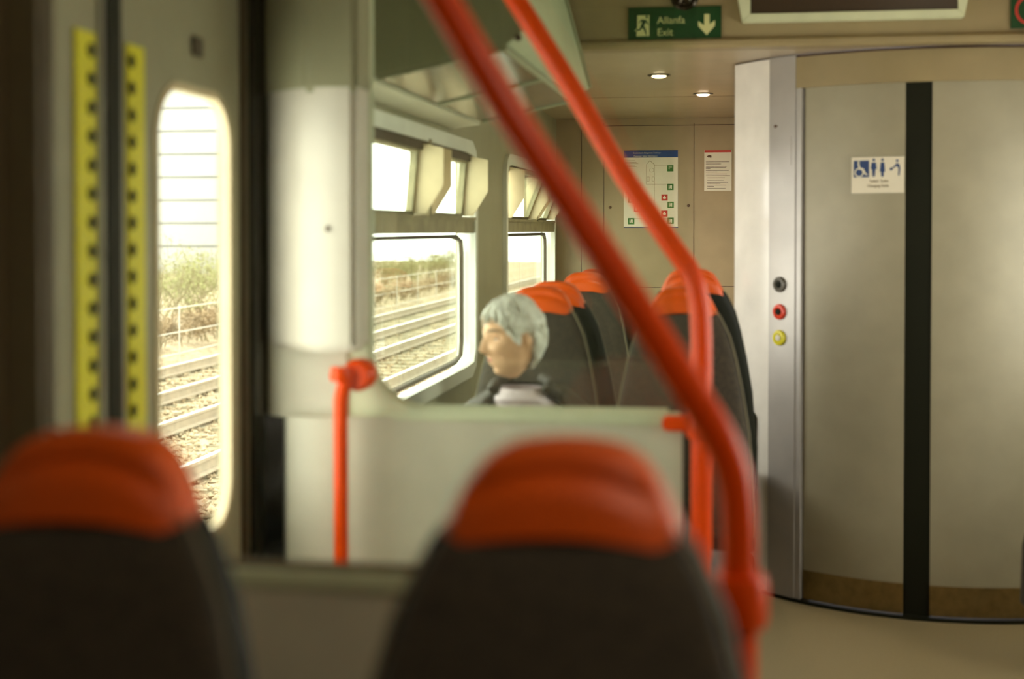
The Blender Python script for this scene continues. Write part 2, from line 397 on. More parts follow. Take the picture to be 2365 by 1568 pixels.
# ---------------------------------------------------------------- draught screens
def draught_screen(Y, xr, label, facing, zt, pw, housing=True):
    """facing=-1: housing on the near side of the screen (towards the doorway) ; +1 mirrored"""
    r = empty('draught_screen', (0, Y, 0)); tag(r, label, 'draught screen')
    f = facing; zt = rz(zt)
    def y(a): return f*a
    xl = WL+.015
    # lower panel with a bulged end towards the wall
    pts = [(xl+.036, y(-.10)), (xl+.036, y(0)), (xl+.06, y(.05)), (xl+.13, y(.07)), (xl+.24, y(.045)), (xl+.30, y(.02)), (xr, y(.02)), (xr, y(-.015)), (xl+.12, y(-.03))]
    MB().prism(pts, 2, 0, zt-.004).build('lower_panel', M['panel'], r, smooth=True)
    # top rail
    MB().box(xl+.24, xr, -.026, .03, zt-.012, zt+.012).build('top_rail', M['mint'], r, bevel=.005)
    # wall post above the lower panel, widened into a curved corner beside the glass
    gx = xl+pw
    pts = [(xl, y(-.08)), (xl, y(0)), (xl+.05, y(.03)), (gx-.045, y(.03)), (gx-.045, y(-.03))]
    MB().prism(pts, 2, zt-.01, ZC-.002).build('wall_post', M['panel'] if housing else M['shadepost'], r, smooth=True)
    fr = MB(); R = .13; k = 14
    arc = [(gx+R-R*math.cos(i*PI/2/k), zt+.012+R-R*math.sin(i*PI/2/k)) for i in range(k+1)]
    outer = [(gx-.05, zt-.01)]*(k+1)
    outer = [(gx-.05, zt-.01+(R+.022)*(1-i/k)) if i < k//2 else (gx-.05+(gx+R-xl-.185)*((i-k//2)/(k-k//2)), zt-.01) for i in range(k+1)]
    outer[0] = (gx-.05, zt+.012+R)
    fr.box(gx-.05, gx, -.022, .022, zt+.012+R, ZC-.002)
    for i in range(k):
        q = [outer[i], outer[i+1], arc[i+1], arc[i]]
        fr.prism(q, 1, -.022, .022)
    fr.build('frame', M['mint'] if housing else M['shadepost'], r)
    ed = MB(); P = [(gx, 0, ZC-.01)]+[(a, 0, b) for a, b in arc]+[(xr-.03, 0, zt+.014)]
    ed.tube(P, .009, 8); ed.build('edge_trim', M['mint'] if housing else M['shadepost'], r, smooth=True)
    g = [(gx, ZC-.01)]+arc+[(xr-.02, zt+.012), (xr-.02, ZC-.01)]
    MB().prism(g, 1, -.003, .003).build('glass_pane', M['pane'], r)
    if not housing: return r
    # equipment housing
    z0, z1 = rz(-.262), rz(.80)
    a = f*.125
    pts = [(xl, y(-.02)), (xl+.01, y(.028)), (xl+.135, a), (xl+.235, a), (xl+.24, a*.85), (xl+.24, y(.02)), (xl+.1, y(.0))]
    hb = MB().prism(pts, 2, z0, z1).build('equipment_housing', M['housing'], r, bevel=.012, smooth=True)
    MB().prism([(p[0]+(-.006 if i < 3 else .004), p[1]*1.05+.002*f) for i, p in enumerate(pts)], 2, rz(.29), z1).build('housing_cap', M['wallL'], hb, bevel=.01)
    MB().lathe([(.006, 0), (.006, f*.003), (.003, f*.004)], (xl+.175, a, rz(0)), 'y', 12).build('screw', M['ink'], hb)
    return r
S1 = draught_screen(3.05, -.115, 'far draught screen with clear pane in front of the seated woman', -1, -.407, .235)
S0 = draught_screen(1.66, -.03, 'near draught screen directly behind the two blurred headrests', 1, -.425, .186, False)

# ---------------------------------------------------------------- orange grab poles
def pole(Y, path, rad, label, brk):
    r = empty('grab_pole', (0, 0, 0))
    P = [atY(a, b, Y) for a, b in path]; foot = P[-1].copy(); r.location = (foot.x, Y, 0)
    P.append(Vector((foot.x, Y, .02)))
    u = P[0]-P[1]; head = P[0]+u*((ZC-.004-P[0].z)/u.z)
    P = [p-Vector(r.location) for p in [head]+P]
    MB().tube(smoothpath(P, 8), rad, 20).build('pole', M['orange'], r, smooth=True)
    MB().lathe([(.045, 0), (.045, .012), (rad+.004, .02)], (0, 0, 0)).build('floor_flange', M['orange'], r, smooth=True)
    x0, x1, z = brk
    b = MB().box(x0-foot.x, x1-foot.x, -.024, .024, z-.016, z+.016); b.build('bracket', M['orange'], r, bevel=.006)
    MB().lathe([(rad+.009, -.03), (rad+.012, -.02), (rad+.012, .02), (rad+.009, .03)], (0, 0, z)).build('collar', M['orange'], r, smooth=True)
    return r
tag(pole(1.66, [(1025, 5), (1110, 150), (1203, 300), (1340, 508), (1475, 715), (1590, 895), (1655, 1000), (1692, 1090), (1704, 1180), (1707, 1300), (1708, 1568)], .0205,
    'thick out-of-focus orange pole slanting across the middle, nearest the camera', (-.045, .0, rz(-.43))), 'thick out-of-focus orange pole slanting across the middle, nearest the camera', 'grab pole')
tag(pole(3.03, [(1192, 0), (1318, 200), (1437, 400), (1540, 550), (1592, 625), (1612, 685), (1619, 760), (1620, 900), (1620, 1300)], .0225,
    '', (atY(1530, 960, 3.03).x, atY(1600, 960, 3.03).x, rz(-.412))), 'thinner orange pole bending upright at the end of the far pane', 'grab pole')
gr = empty('grab_rail', (0, 0, 0)); q = atY(787, 900, 2.93); gr.location = (q.x, q.y, q.z)
tag(gr, 'short upright orange grab handle under the pale equipment housing', 'grab handle')
tz = atY(787, 880, 2.93).z-q.z
MB().tube(smoothpath([(.022, .05, tz+.03), (.012, .01, tz+.008), (.002, 0, tz-.03), (0, 0, tz-.08), (0, 0, tz-.3), (0, 0, tz-.62), (0, .03, tz-.66), (0, .075, tz-.665)], 6), .0155, 16).build('bar', M['orange'], gr, smooth=True)
MB().lathe([(.026, -.01), (.034, .0), (.034, .045), (.028, .055)], (.03, .02, tz+.01), 'y', 24).lathe([(.02, 0), (.024, .01), (.02, .03)], (0, 0, tz-.0), 'z', 20).build('mount', M['orange'], gr, smooth=True)

# ---------------------------------------------------------------- seats
PROF = [(0, .012), (.002, .040), (.008, .058), (.018, .073), (.034, .086), (.056, .100), (.074, .111), (.095, .124), (.145, .148), (.21, .166), (.3, .185), (.42, .205), (.62, .222), (.72, .222)]
def hwf(t):
    for (a, b), (c, d) in zip(PROF, PROF[1:]):
        if t <= c: return b+(d-b)*(t-a)/(c-a)
    return PROF[-1][1]
def seat():
    """local origin on the floor under the headrest; faces -Y; top of backrest at z=E-.178"""
    r = empty('train_seat')
    ZT = E-.178
    lean = .24
    def yc(t): return -lean*t
    def ring(t, dw, yf, yb, groove=False, n=64):
        h = hwf(t)+dw; R = []
        for k in range(n):
            a = 2*PI*k/n; c, s = math.cos(a), math.sin(a)
            x = h*math.copysign(abs(c)**.75, c)
            y = (yb if s > 0 else yf)*abs(s)**.55
            g = 0
            if groove:
                tg = .026+.9*(abs(x)/.12)**2.2*.05
                if abs(x) < .088: g = .011*math.exp(-((t-tg)/.0085)**2)*(1-(x/.088)**6)
            y2 = (y-g) if s > 0 else (-(y)+g)
            R.append((x, yc(t)+y2, ZT-t))
        return R
    # back shell
    ts = [.073, .082, .095, .107, .125, .145, .18, .21, .26, .3, .36, .42, .52, .62, .72, .76]
    MB().loft([ring(t, -.002 if t > .08 else -.006, .022, .045) for t in ts]).build('back_shell', M['shell'], r, smooth=True)
    # orange headrest cap wrapping over the top
    tt = [0, .001, .003, .006, .01, .014]+[.018+.003*i for i in range(16)]+[.068, .072, .075]
    def th(t): return .018+.026*min(1, (t/.03))**.5
    def capring(t):
        R = ring(t, .0, th(t), th(t)+.004, True); out = []
        for (x, y, z) in R:                     # lower hem bows down at the sides
            out.append((x, y, z-.018*(abs(x)/.11)**2*(t/.075)**2))
        return out
    MB().loft([capring(t) for t in tt]).build('headrest', M['cap'], r, smooth=True)
    # fabric pad on the front
    def padring(t, d, f):
        R = []
        for k in range(48):
            a = 2*PI*k/48; c, s = math.cos(a), math.sin(a); h = max(hwf(t)-d, .02)
            x = h*math.copysign(abs(c)**.8, c); y = (f if s < 0 else .0)*abs(s)**.5
            R.append((x, yc(t)-y-.01, ZT-t))
        return R
    MB().loft([padring(t, .010, f) for t, f in ((.071, .02), (.085, .030), (.13, .036), (.2, .040), (.3, .046), (.42, .05), (.55, .046), (.68, .034), (.72, .02))]).build('back_pad', M['fabric'], r, smooth=True)
    P = [(s*(hwf(t)-.006), yc(t)-.026, ZT-t) for s, T in ((-1, ts[::-1][1:]), (1, ts[:-1])) for t in T]
    MB().tube([p for p in P[:13]], .0022, 6).tube([p for p in P[14:]], .0022, 6).build('piping', M['piping'], r, smooth=True)
    # cushion
    yb = yc(.74)
    cu = MB(); rings = []
    for i in range(17):
        t = i/16; y = yb+.02-.50*t; e = (1-abs(2*t-1)**6)
        hw = .205+.012*math.sin(t*PI); top = .455+.012*t; bot = .335+.03*t*t
        R = []
        for k in range(32):
            a = 2*PI*k/32; c, s = math.cos(a), math.sin(a)
            R.append((hw*math.copysign(abs(c)**.45, c)*(.93+.07*e), y, (top+bot)/2+(top-bot)/2*math.copysign(abs(s)**.5, s)*(.35+.65*e)))
        rings.append(R)
    cu.loft(rings).build('seat_cushion', M['fabric'], r, smooth=True)
    MB().box(-.20, .20, yb-.36, yb+.05, .30, .345).build('seat_pan', M['shell'], r, bevel=.01)
    MB().box(-.035, .035, yb-.22, yb-.10, .02, .31).box(-.12, .12, yb-.28, yb-.04, 0, .02).build('pedestal', M['pedestal'], r, bevel=.006)
    return r
def copy_tree(o, parent=None):
    c = o.copy(); COL.objects.link(c)
    if parent: c.parent = parent
    for ch in list(o.children): copy_tree(ch, c)
    return c
GN, GF = 'seats in front of the near screen', 'seats beyond the far screen'
spots = [
    (-.150, 1.25, 0, 'nearest aisle seat, blurred orange headrest at bottom centre', GN),
    (-.590, 1.25, 0, 'nearest window seat, darker orange headrest at lower left corner', GN),
    (-.603, 4.37, 0, 'window seat the grey-haired woman sits in, facing the camera', GF),
    (-.163, 4.36, 0, 'empty aisle seat beside the woman, orange headrest behind the poles', GF),
    (-.615, 4.80, PI, 'window seat right behind the woman, black shell turned this way', GF),
    (-.150, 4.80, PI, 'tallest-looking black-backed aisle seat under the thinner orange pole', GF),
    (-.615, 5.80, 0, 'window seat further down the coach, grey pad under its headrest', GF),
    (-.615, 6.28, PI, 'farthest window seat, small orange headrest peeking over the others', GF),
]
s0 = seat()
for i, (x, y, a, lab, g) in enumerate(spots):
    o = s0 if i == 0 else copy_tree(s0)
    o.location = (x, y, 0); o.rotation_euler = (0, 0, a); tag(o, lab, 'seat', g)
    if i == 5: o.location.z = .045
    if i < 2: o.location.z = -.008
# ---------------------------------------------------------------- luggage rack
lr = empty('luggage_rack', (0, 0, 0)); tag(lr, 'mint overhead luggage rack above the woman with smoked brown underside', 'luggage rack')
ya, yb = 3.51, 5.05
A = (-.905, rz(.384)); B_ = (-.577, rz(.454)); C_ = (-.522, rz(.498)); D_ = (-.648, rz(.955))
pr = [A, (B_[0], B_[1]), C_, D_, (WL+.002, rz(.955)), (WL+.002, rz(.455))]
MB().prism([(p[0], p[1]) for p in [(A[0], A[1]+.012), (B_[0], B_[1]+.012), C_, D_, (WL+.002, rz(.955)), (WL+.002, rz(.47))]], 1, ya+.012, yb-.003).build('bin_body', M['binb'], lr)
ec = MB().prism(pr, 1, ya, ya+.012).build('end_cap', M['bincap'], lr, bevel=.003)
p = atY(1197, 87, ya); MB().lathe([(.009, 0), (.009, -.004), (.004, -.005)], p, 'y', 12).build('screw', M['ink'], ec)
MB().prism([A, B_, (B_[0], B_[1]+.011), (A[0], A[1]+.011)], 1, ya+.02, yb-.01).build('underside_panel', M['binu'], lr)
mb = MB()
for t in (.0, .5, 1):
    yy = ya+.02+(yb-ya-.05)*t; mb.prism([(A[0], A[1]-.006), (B_[0], B_[1]-.006), (B_[0], B_[1]), (A[0], A[1])], 1, yy, yy+.02)
mb.tube([(B_[0], ya, B_[1]-.004), (B_[0], yb, B_[1]-.004)], .008, 8)
mb.build('rack_rib', M['bincap'], lr)
mb = MB(); mb.tube([(C_[0], yb-.012, C_[1]), (D_[0], yb-.012, D_[1])], .013, 8); mb.build('edge_trim', M['bincap'], lr)

# ---------------------------------------------------------------- accessible toilet cubicle (curved front)
CX, CY, R0 = .78, 6.04, .90
def arc_ang(px, R):
    d = ray(px, HOR); d.z = 0; a = d.x**2+d.y**2; b = -2*(d.x*CX+d.y*CY); c = CX**2+CY**2-R*R
    disc = b*b-4*a*c; t = (-b-math.sqrt(max(disc, 0)))/(2*a); return math.atan2(d.y*t-CY, d.x*t-CX)
def arcplate(mb, px0, px1, R, th, z0, z1, n=16, mi=0, ang=None):
    a0, a1 = ang if ang else (arc_ang(px0, R), arc_ang(px1, R))
    pts = [(CX+R*math.cos(a0+(a1-a0)*i/n), CY+R*math.sin(a0+(a1-a0)*i/n)) for i in range(n+1)]
    pts += [(CX+(R-th)*math.cos(a0+(a1-a0)*i/n), CY+(R-th)*math.sin(a0+(a1-a0)*i/n)) for i in range(n, -1, -1)]
    nn = len(pts); v = [(p[0], p[1], z0) for p in pts]+[(p[0], p[1], z1) for p in pts]; f = []
    for i in range(nn): f.append((i, (i+1) % nn, nn+(i+1) % nn, nn+i))
    for i in range(n):
        j = nn-2-i; f.append((i, i+1, j, j+1)[::-1]); f.append((nn+i, nn+i+1, nn+j, nn+j+1))
    return mb.add(v, f, mi)
tc = empty('toilet_cubicle', (0, 0, 0)); tag(tc, 'accessible toilet cubicle with curved grey-green sliding doors at right', 'toilet cubicle')
aL = math.radians(-151.5); aCol = arc_ang(1776, R0)
col = MB(); arcplate(col, 0, 0, R0, .05, 0, ZV-.006, 12, 0, (aL, aCol))
xl = CX+R0*math.cos(aL); yl = CY+R0*math.sin(aL)
col.box(xl, xl+.05, yl-.005, YE-.002, 0, ZV-.006)
col.build('white_corner_column', M['white'], tc, smooth=True)
po = MB(); arcplate(po, 1776, 1836, R0+.006, .05, 0, ZV-.004); arcplate(po, 1838, 1850, R0+.002, .05, 0, ZV-.12)
post = po.build('silver_post', M['silver'], tc, smooth=True)
p5 = MB(); arcplate(p5, 1800, 1826, R0+.0075, .003, rz(.235), rz(.34)); p5.build('access_flap', M['silver'], post)
g = MB(); arcplate(g, 1849, 1861, R0-.02, .04, 0, rz(.52)); g.build('door_gap', M['black'], tc)
RD = R0-.012
zh = rz(.515)
d1 = MB(); arcplate(d1, 1858, 2090, RD, .03, .12, zh, 24); do = d1.build('sliding_door', M['wcdoor'], tc, smooth=True)
k1 = MB(); arcplate(k1, 1858, 2090, RD+.003, .02, .015, .122, 24); k1.build('kick_plate', M['brass'], do, smooth=True)
st = MB(); arcplate(st, 2090, 2152, RD-.004, .03, .0, zh, 8); st.build('black_centre_strip', M['black'], tc, smooth=True)
aR = math.radians(-45)
d2 = MB(); arcplate(d2, 0, 0, RD, .03, .12, zh, 28, 0, (arc_ang(2152, RD), aR)); do2 = d2.build('sliding_door', M['wcdoor'], tc, smooth=True)
k2 = MB(); arcplate(k2, 0, 0, RD+.003, .02, .015, .122, 28, 0, (arc_ang(2152, RD), aR)); k2.build('kick_plate', M['brass'], do2, smooth=True)
hd = MB(); arcplate(hd, 0, 0, R0+.004, .05, zh, ZV-.012, 40, 0, (arc_ang(1838, R0), aR)); hd.build('door_header', M['bulk'], tc, smooth=True)
hg = MB(); arcplate(hg, 0, 0, R0-.004, .05, ZV-.013, ZV-.003, 48, 0, (aL, aR)); hg.build('shadow_gap', M['ink'], tc)
th = MB(); arcplate(th, 0, 0, R0+.012, .06, 0, .012, 48, 0, (aL, aR)); th.build('threshold_strip', M['black'], tc)
rw = MB().box(CX+R0*math.cos(aR)-.02, 1.61, CY+R0*math.sin(aR)-.03, CY+R0*math.sin(aR)+.02, 0, ZV-.005); rw.build('side_wall', M['wall'], tc)
def on_arc(px, py, R, off=0):
    a = arc_ang(px, R); x, y = CX+R*math.cos(a), CY+R*math.sin(a)
    d = ray(px, py); t = math.hypot(x, y)/math.hypot(d.x, d.y); n = Vector((math.cos(a), math.sin(a), 0))
    return Vector((x, y, E+d.z*t))+n*off, a
def disc_on_arc(name, px, py, prof, ms, labels=None, par=None, loc=True):
    c, a = on_arc(px, py, R0+.006); o = None
    return c, a
for i, (py, m, mc, lab) in enumerate(((657, 'btng', 'black', 'dark grey round door button, topmost of three on the silver post'),
                                 (720, 'btnr', 'black', 'red round door button with black centre on the silver post'),
                                 (780, 'btny', 'btnw', 'yellow round door button with white centre, lowest on the post'))):
    c, a = on_arc(1802, py, R0+.006)
    r = empty('door_button', c, a+PI/2); tag(r, lab, 'button', 'door buttons on the silver post')
    # local -Y points outwards
    MB().lathe([(.029, 0), (.029, -.006), (.026, -.011), (.018, -.013), (.013, -.009)], (0, 0, 0), 'y', 32).build('button_ring', M[m], r, smooth=True)
    MB().lathe([(.012, -.004), (.012, -.012), (.008, -.014)], (0, 0, 0), 'y', 24).build('button_centre', M[mc], r, smooth=True)
# padded bumper on the white column and a second low dark one
for (y0, y1, px, lab) in ((948, 1172, 1738, 'upright black padded bumper on the white column'), (1276, 1362, 1736, 'low dark kick pad at the foot of the white column')):
    c0, a = on_arc(px, y1, R0); c1, _ = on_arc(px, y0, R0); hh = c1.z-c0.z
    r = empty('bumper_pad', c0, a+PI/2); tag(r, lab, 'bumper pad')
    n = 24; rings = []
    for dd, sc in ((0, 1), (-.016, 1), (-.024, .8), (-.027, .5)):
        w_ = .030*sc; hr = min(.03, hh/2)
        rings.append([(w_*math.cos(2*PI*k/n), dd, (hh-hr+ (.03*sc)*math.sin(2*PI*k/n)) if k <= n/2 else (hr+.03*sc*math.sin(2*PI*k/n))) for k in range(n)])
    MB().loft(rings).build('pad', M['shell'], r, smooth=True)
# screw on the post
c, a = on_arc(1790, 292, R0+.006); r = empty('lock_hole', c, a+PI/2); r.parent = None
tag(r, 'tiny dark lock hole near the top of the silver post', 'lock')
MB().lathe([(.006, 0), (.006, -.002), (.003, -.003)], (0, 0, 0), 'y', 12).build('escutcheon', M['ink'], r)
MB().box(.0, .012, -.003, 0, -.002, .002).build('key_slot', M['ink'], r)

# toilet sign on the door
c, a = on_arc(2027, 404, RD, .003)
ts_ = empty('toilet_sign', c, a+PI/2); tag(ts_, 'white and blue toilet pictogram sign on the curved door', 'sign')
sw = 122/655/2; sh = 84/655/2
MB().box(-sw, sw, -.0015, .002, -sh, sh).build('plate', M['paper'], ts_, bevel=.0005)
def S(px, py): return (px-2027)/655, -(py-404)/655
def poly(mb, pts, y=-.0022, z=None, dep=.0008): mb.prism([S(*p) for p in pts], 1, y, y+dep)
def dot(mb, px, py, r, y=-.0022, dep=.0008):
    x, z = S(px, py); mb.prism([(x+r*math.cos(2*PI*k/20), z+r*math.sin(2*PI*k/20)) for k in range(20)], 1, y, y+dep)
mb = MB(); poly(mb, [(1971, 370), (2007, 370), (2007, 409), (1971, 409)]); mb.build('blue_square', M['navy'], ts_)
mb = MB(); x0, z0 = S(1984, 398)
mb.ringplate(1, [(x0+.0165*math.cos(t*PI/14), z0+.0165*math.sin(t*PI/14)) for t in range(28)], [(x0+.0125*math.cos(t*PI/14), z0+.0125*math.sin(t*PI/14)) for t in range(28)], -.0032, -.0024)
poly(mb, [(1980, 376), (1984, 376), (1987, 387), (1994, 388), (2000, 400), (2004, 402), (2002, 405), (1997, 402), (1992, 392), (1984, 391)], -.0033)
dot(mb, 1983, 373, .0035, -.0033); mb.build('wheelchair_symbol', M['paper'], ts_)
mb = MB(); dot(mb, 2018, 369, .0048); poly(mb, [(2013, 375), (2023, 375), (2025, 390), (2022, 391), (2021, 408), (2018.6, 408), (2018, 394), (2017.4, 408), (2015, 408), (2014, 391), (2011, 390)]); mb.build('man_symbol', M['navy'], ts_)
mb = MB(); dot(mb, 2038, 369, .0048); poly(mb, [(2034, 375), (2042, 375), (2044, 396), (2041, 398), (2041, 408), (2035, 408), (2035, 398), (2032, 396)]); mb.build('woman_symbol', M['navy'], ts_)
mb = MB(); dot(mb, 2072, 372, .0048); poly(mb, [(2071, 377), (2077, 380), (2079, 390), (2077, 406), (2074, 406), (2075, 390), (2071, 384), (2065, 388), (2058, 394), (2055, 392), (2063, 386)]); dot(mb, 2058, 391, .005); mb.build('baby_change_symbol', M['navy'], ts_)
text('Toiled  Toilet', .0125, (*S(2030, 421)[:1], -.0022, S(2030, 421)[1]), M['faint'], 'caption', ts_, align='CENTER')
text('Changing Table', .0125, (*S(2028, 432)[:1], -.0022, S(2028, 432)[1]), M['faint'], 'caption', ts_, align='CENTER')

# ---------------------------------------------------------------- signs on the bulkhead
def rel(px, py, Y, org):
    p = atY(px, py, Y); return (p.x-org.x, p.z-org.z)
YS = YB-.006
org = atY(1558, 59, YS); ex = empty('exit_sign', org); tag(ex, 'green bilingual exit sign with running man and down arrow', 'sign')
def EP(px, py): return rel(px, py-(px-1558)*-.033*0, YS, org)
p0, p1 = EP(1450, 101), EP(1665, 17)
hw_, hh_ = (p1[0]-p0[0])/2, .066
MB().box(-hw_, hw_, -.002, .005, -hh_, hh_).build('plate', M['exitg'], ex, bevel=.001)
def Z(u, v):   # zoom-crop pixel (2365x1041 for 250x110) to local
    return ((u/9.46+1430-1558)/216*2*hw_, -(((v+ (u-1213)*.030)/9.46)-59.5)/86*2*hh_)
mb = MB(); y = -.003
mb.prism([Z(390, 350), Z(655, 345), Z(655, 795), Z(370, 805), Z(385, 700), Z(330, 690), Z(385, 630)], 1, y, y+.0008); mb.build('doorway_symbol', M['exitw'], ex); mb = MB()
mb.prism([Z(1860, 310), Z(1975, 310), Z(1975, 530), Z(2095, 440), Z(2095, 560), Z(1915, 765), Z(1730, 570), Z(1730, 460), Z(1860, 560)], 1, y, y+.0008)
mb.build('down_arrow', M['exitw'], ex)
mb = MB(); y = -.004
mb.prism([Z(600+28*math.cos(k*PI/8), 385+30*math.sin(k*PI/8)) for k in range(16)], 1, y, y+.0009)
mb.prism([Z(480, 440), Z(590, 450), Z(640, 540), Z(625, 560), Z(575, 500), Z(540, 580), Z(590, 680), Z(600, 780), Z(575, 780), Z(555, 700), Z(500, 620), Z(460, 680), Z(370, 690), Z(365, 660), Z(440, 645), Z(500, 500), Z(480, 475), Z(440, 520), Z(420, 505)], 1, y, y+.0009)
mb.build('running_man', M['exitg'], ex)
tp = Z(825, 530); text('Allanfa', .0365, (tp[0], -.003, tp[1]), M['exitw'], 'lettering', ex, sx=1.0)
tp = Z(825, 790); text('Exit', .0365, (tp[0], -.003, tp[1]), M['exitw'], 'lettering', ex, sx=1.0)
# camera dome
c = atY(1581, -8, YS); cd = empty('camera_dome', c); tag(cd, 'small dark round camera dome above the green exit sign', 'camera')
MB().lathe([(.050, .006), (.050, -.004), (.042, -.012), (.036, -.012)], (0, 0, 0), 'y', 32).build('bezel', M['chrome'], cd, smooth=True)
MB().lathe([(.036, -.006), (.034, -.018), (.026, -.028), (.014, -.034), (.003, -.036)], (0, 0, 0), 'y', 32).build('lens', M['chrome'], cd, smooth=True)
# passenger display
o0 = atY(1968, 40, YB); ld = empty('passenger_display', (o0.x, YB, rz(.72))); tag(ld, 'dark passenger information display in a pale frame on the bulkhead', 'display')
x0, x1 = atY(1700, 10, YB).x-o0.x, atY(2240, 10, YB).x-o0.x
b0, b1 = atY(1714, 57, YB).x-o0.x, atY(2222, 40, YB).x-o0.x
i0, i1 = atY(1733, 38, YB).x-o0.x, atY(2208, 25, YB).x-o0.x
zz = .0; ztop = .215; zi = .028
fr = MB()
for pts in ([(b0, zz), (b1, zz), (i1, zi), (i0, zi)], [(b1, zz), (x1+.02, ztop), (i1, ztop-.03), (i1, zi)], [(x0-.02, ztop), (b0, zz), (i0, zi), (i0, ztop-.03)], [(i0, ztop-.03), (i1, ztop-.03), (x1+.02, ztop), (x0-.02, ztop)]):
    fr.prism(pts, 1, -.045, .005)
fr.build('frame', M['ledf'], ld, bevel=.002)
MB().box(i0, i1, -.036, 0, zi, ztop-.03).build('screen', M['screen'], ld)
# partial sign at right
p = atY(2334, 66, YS); ns = empty('prohibition_sign', p); tag(ns, 'dark green sign with red ring cut by the right edge', 'sign')
MB().box(0, .14, -.002, .005, 0, .14).build('plate', M['exitg'], ns)
mb = MB(); cx_, cz_ = .065, .062
mb.ringplate(1, [(cx_+.052*math.cos(t*PI/20), cz_+.052*math.sin(t*PI/20)) for t in range(40)], [(cx_+.042*math.cos(t*PI/20), cz_+.042*math.sin(t*PI/20)) for t in range(40)], -.0035, -.002)
mb.build('red_ring', M['redp'], ns)

# downlights in the lowered ceiling
for (px, py, lab) in ((1522, 173, 'nearer lit round ceiling downlight left of the toilet'), (1624, 216, 'farther lit round ceiling downlight near the white column')):
    d = ray(px, py); t = (ZV-E)/d.z; c = Vector((d.x*t, d.y*t, ZV))
    r = empty('downlight', c); tag(r, lab, 'downlight', 'ceiling downlights')
    MB().lathe([(.048, 0), (.048, -.003), (.036, -.006), (.031, -.002)], (0, 0, 0), 'z', 32).build('bezel', M['chrome'], r, smooth=True)
    MB().lathe([(.031, -.001), (.029, -.007), (.02, -.011), (.004, -.012)], (0, 0, 0), 'z', 32).build('lamp', M['lamp'], r, smooth=True)
    l = bpy.data.lights.new('downlight_spot', 'SPOT'); l.energy = 14; l.spot_size = 2.4; l.spot_blend = .9; l.color = (1, .8, .55); l.shadow_soft_size = .03
    lo = bpy.data.objects.new('downlight_spot', l); COL.objects.link(lo); lo.parent = r; lo.location = (0, 0, -.03)

# ---------------------------------------------------------------- posters on the end wall
YP = YE-.0015
def poster(name, px0, px1, py0, py1, label, cat):
    c = atY((px0+px1)/2, (py0+py1)/2, YP); r = empty(name, c); tag(r, label, cat)
    s = (atY(px1, py0, YP).x-atY(px0, py0, YP).x)/(px1-px0)
    w, h = (px1-px0)*s/2, (py1-py0)*s/2
    MB().box(-w, w, -.001, .0012, -h, h).build('sheet', M['paper'], r)
    def Q(px, py, z=7.467, ox=1430, oy=330): return ((px/z+ox-(px0+px1)/2)*s, -(py/z+oy-(py0+py1)/2)*s)
    return r, Q, s
r, Q, s = poster('safety_poster', 1440.5, 1565.5, 348, 526, 'tall blue-topped passenger safety poster on the end wall', 'poster')
def rect(mb, Q, a, b, c, d, y=-.0018, dep=.0007):
    (x0, z0), (x1, z1) = Q(a, d), Q(b, c); mb.box(x0, x1, y, y+dep, z0, z1)
mb = MB(); rect(mb, Q, 80, 1010, 130, 250); mb.build('blue_header', M['blue'], r)
mb = MB(); rect(mb, Q, 80, 1018, 1448, 1464); mb.build('blue_footer', M['navy'], r)
tx = Q(235, 182); text('Gwybodaeth Diogelwch Teithwyr', .0118, (tx[0], -.0022, tx[1]), M['paper'], 'title', r)
tx = Q(250, 236); text('Passenger Safety Information', .0118, (tx[0], -.0022, tx[1]), M['paper'], 'title', r)
mb = MB()
for (a, b) in ((465, 390), (610, 390)):
    rect(mb, Q, a-2, a+2, 370, 720 if a < 600 else 1290)
for (x0, x1, yy) in ((610, 830, 388), (480, 830, 712), (640, 840, 1020), (260, 840, 1303)): rect(mb, Q, x0, x1, yy-2, yy+2)
for (x0, x1) in ((480, 520), (565, 605)):
    rect(mb, Q, x0, x1, 583, 587); rect(mb, Q, x0, x1, 656, 660); rect(mb, Q, x0, x0+4, 583, 660); rect(mb, Q, x1-4, x1, 583, 660)
x_, z_ = Q(560, 470); rr_ = 38*s/7.467
mb.ringplate(1, [(x_+rr_*math.cos(t*PI/12), z_+rr_*math.sin(t*PI/12)) for t in range(24)], [(x_+rr_*.88*math.cos(t*PI/12), z_+rr_*.88*math.sin(t*PI/12)) for t in range(24)], -.0018, -.0011)
mb.prism([Q(465, 370), Q(530, 300), Q(610, 370), Q(602, 372), Q(530, 310), Q(470, 372)], 1, -.0018, -.0011)
for k in range(6): rect(mb, Q, 90, 270+30*(k % 3), 300+k*26, 306+k*26)
mb.build('floor_plan', M['faint'], r)
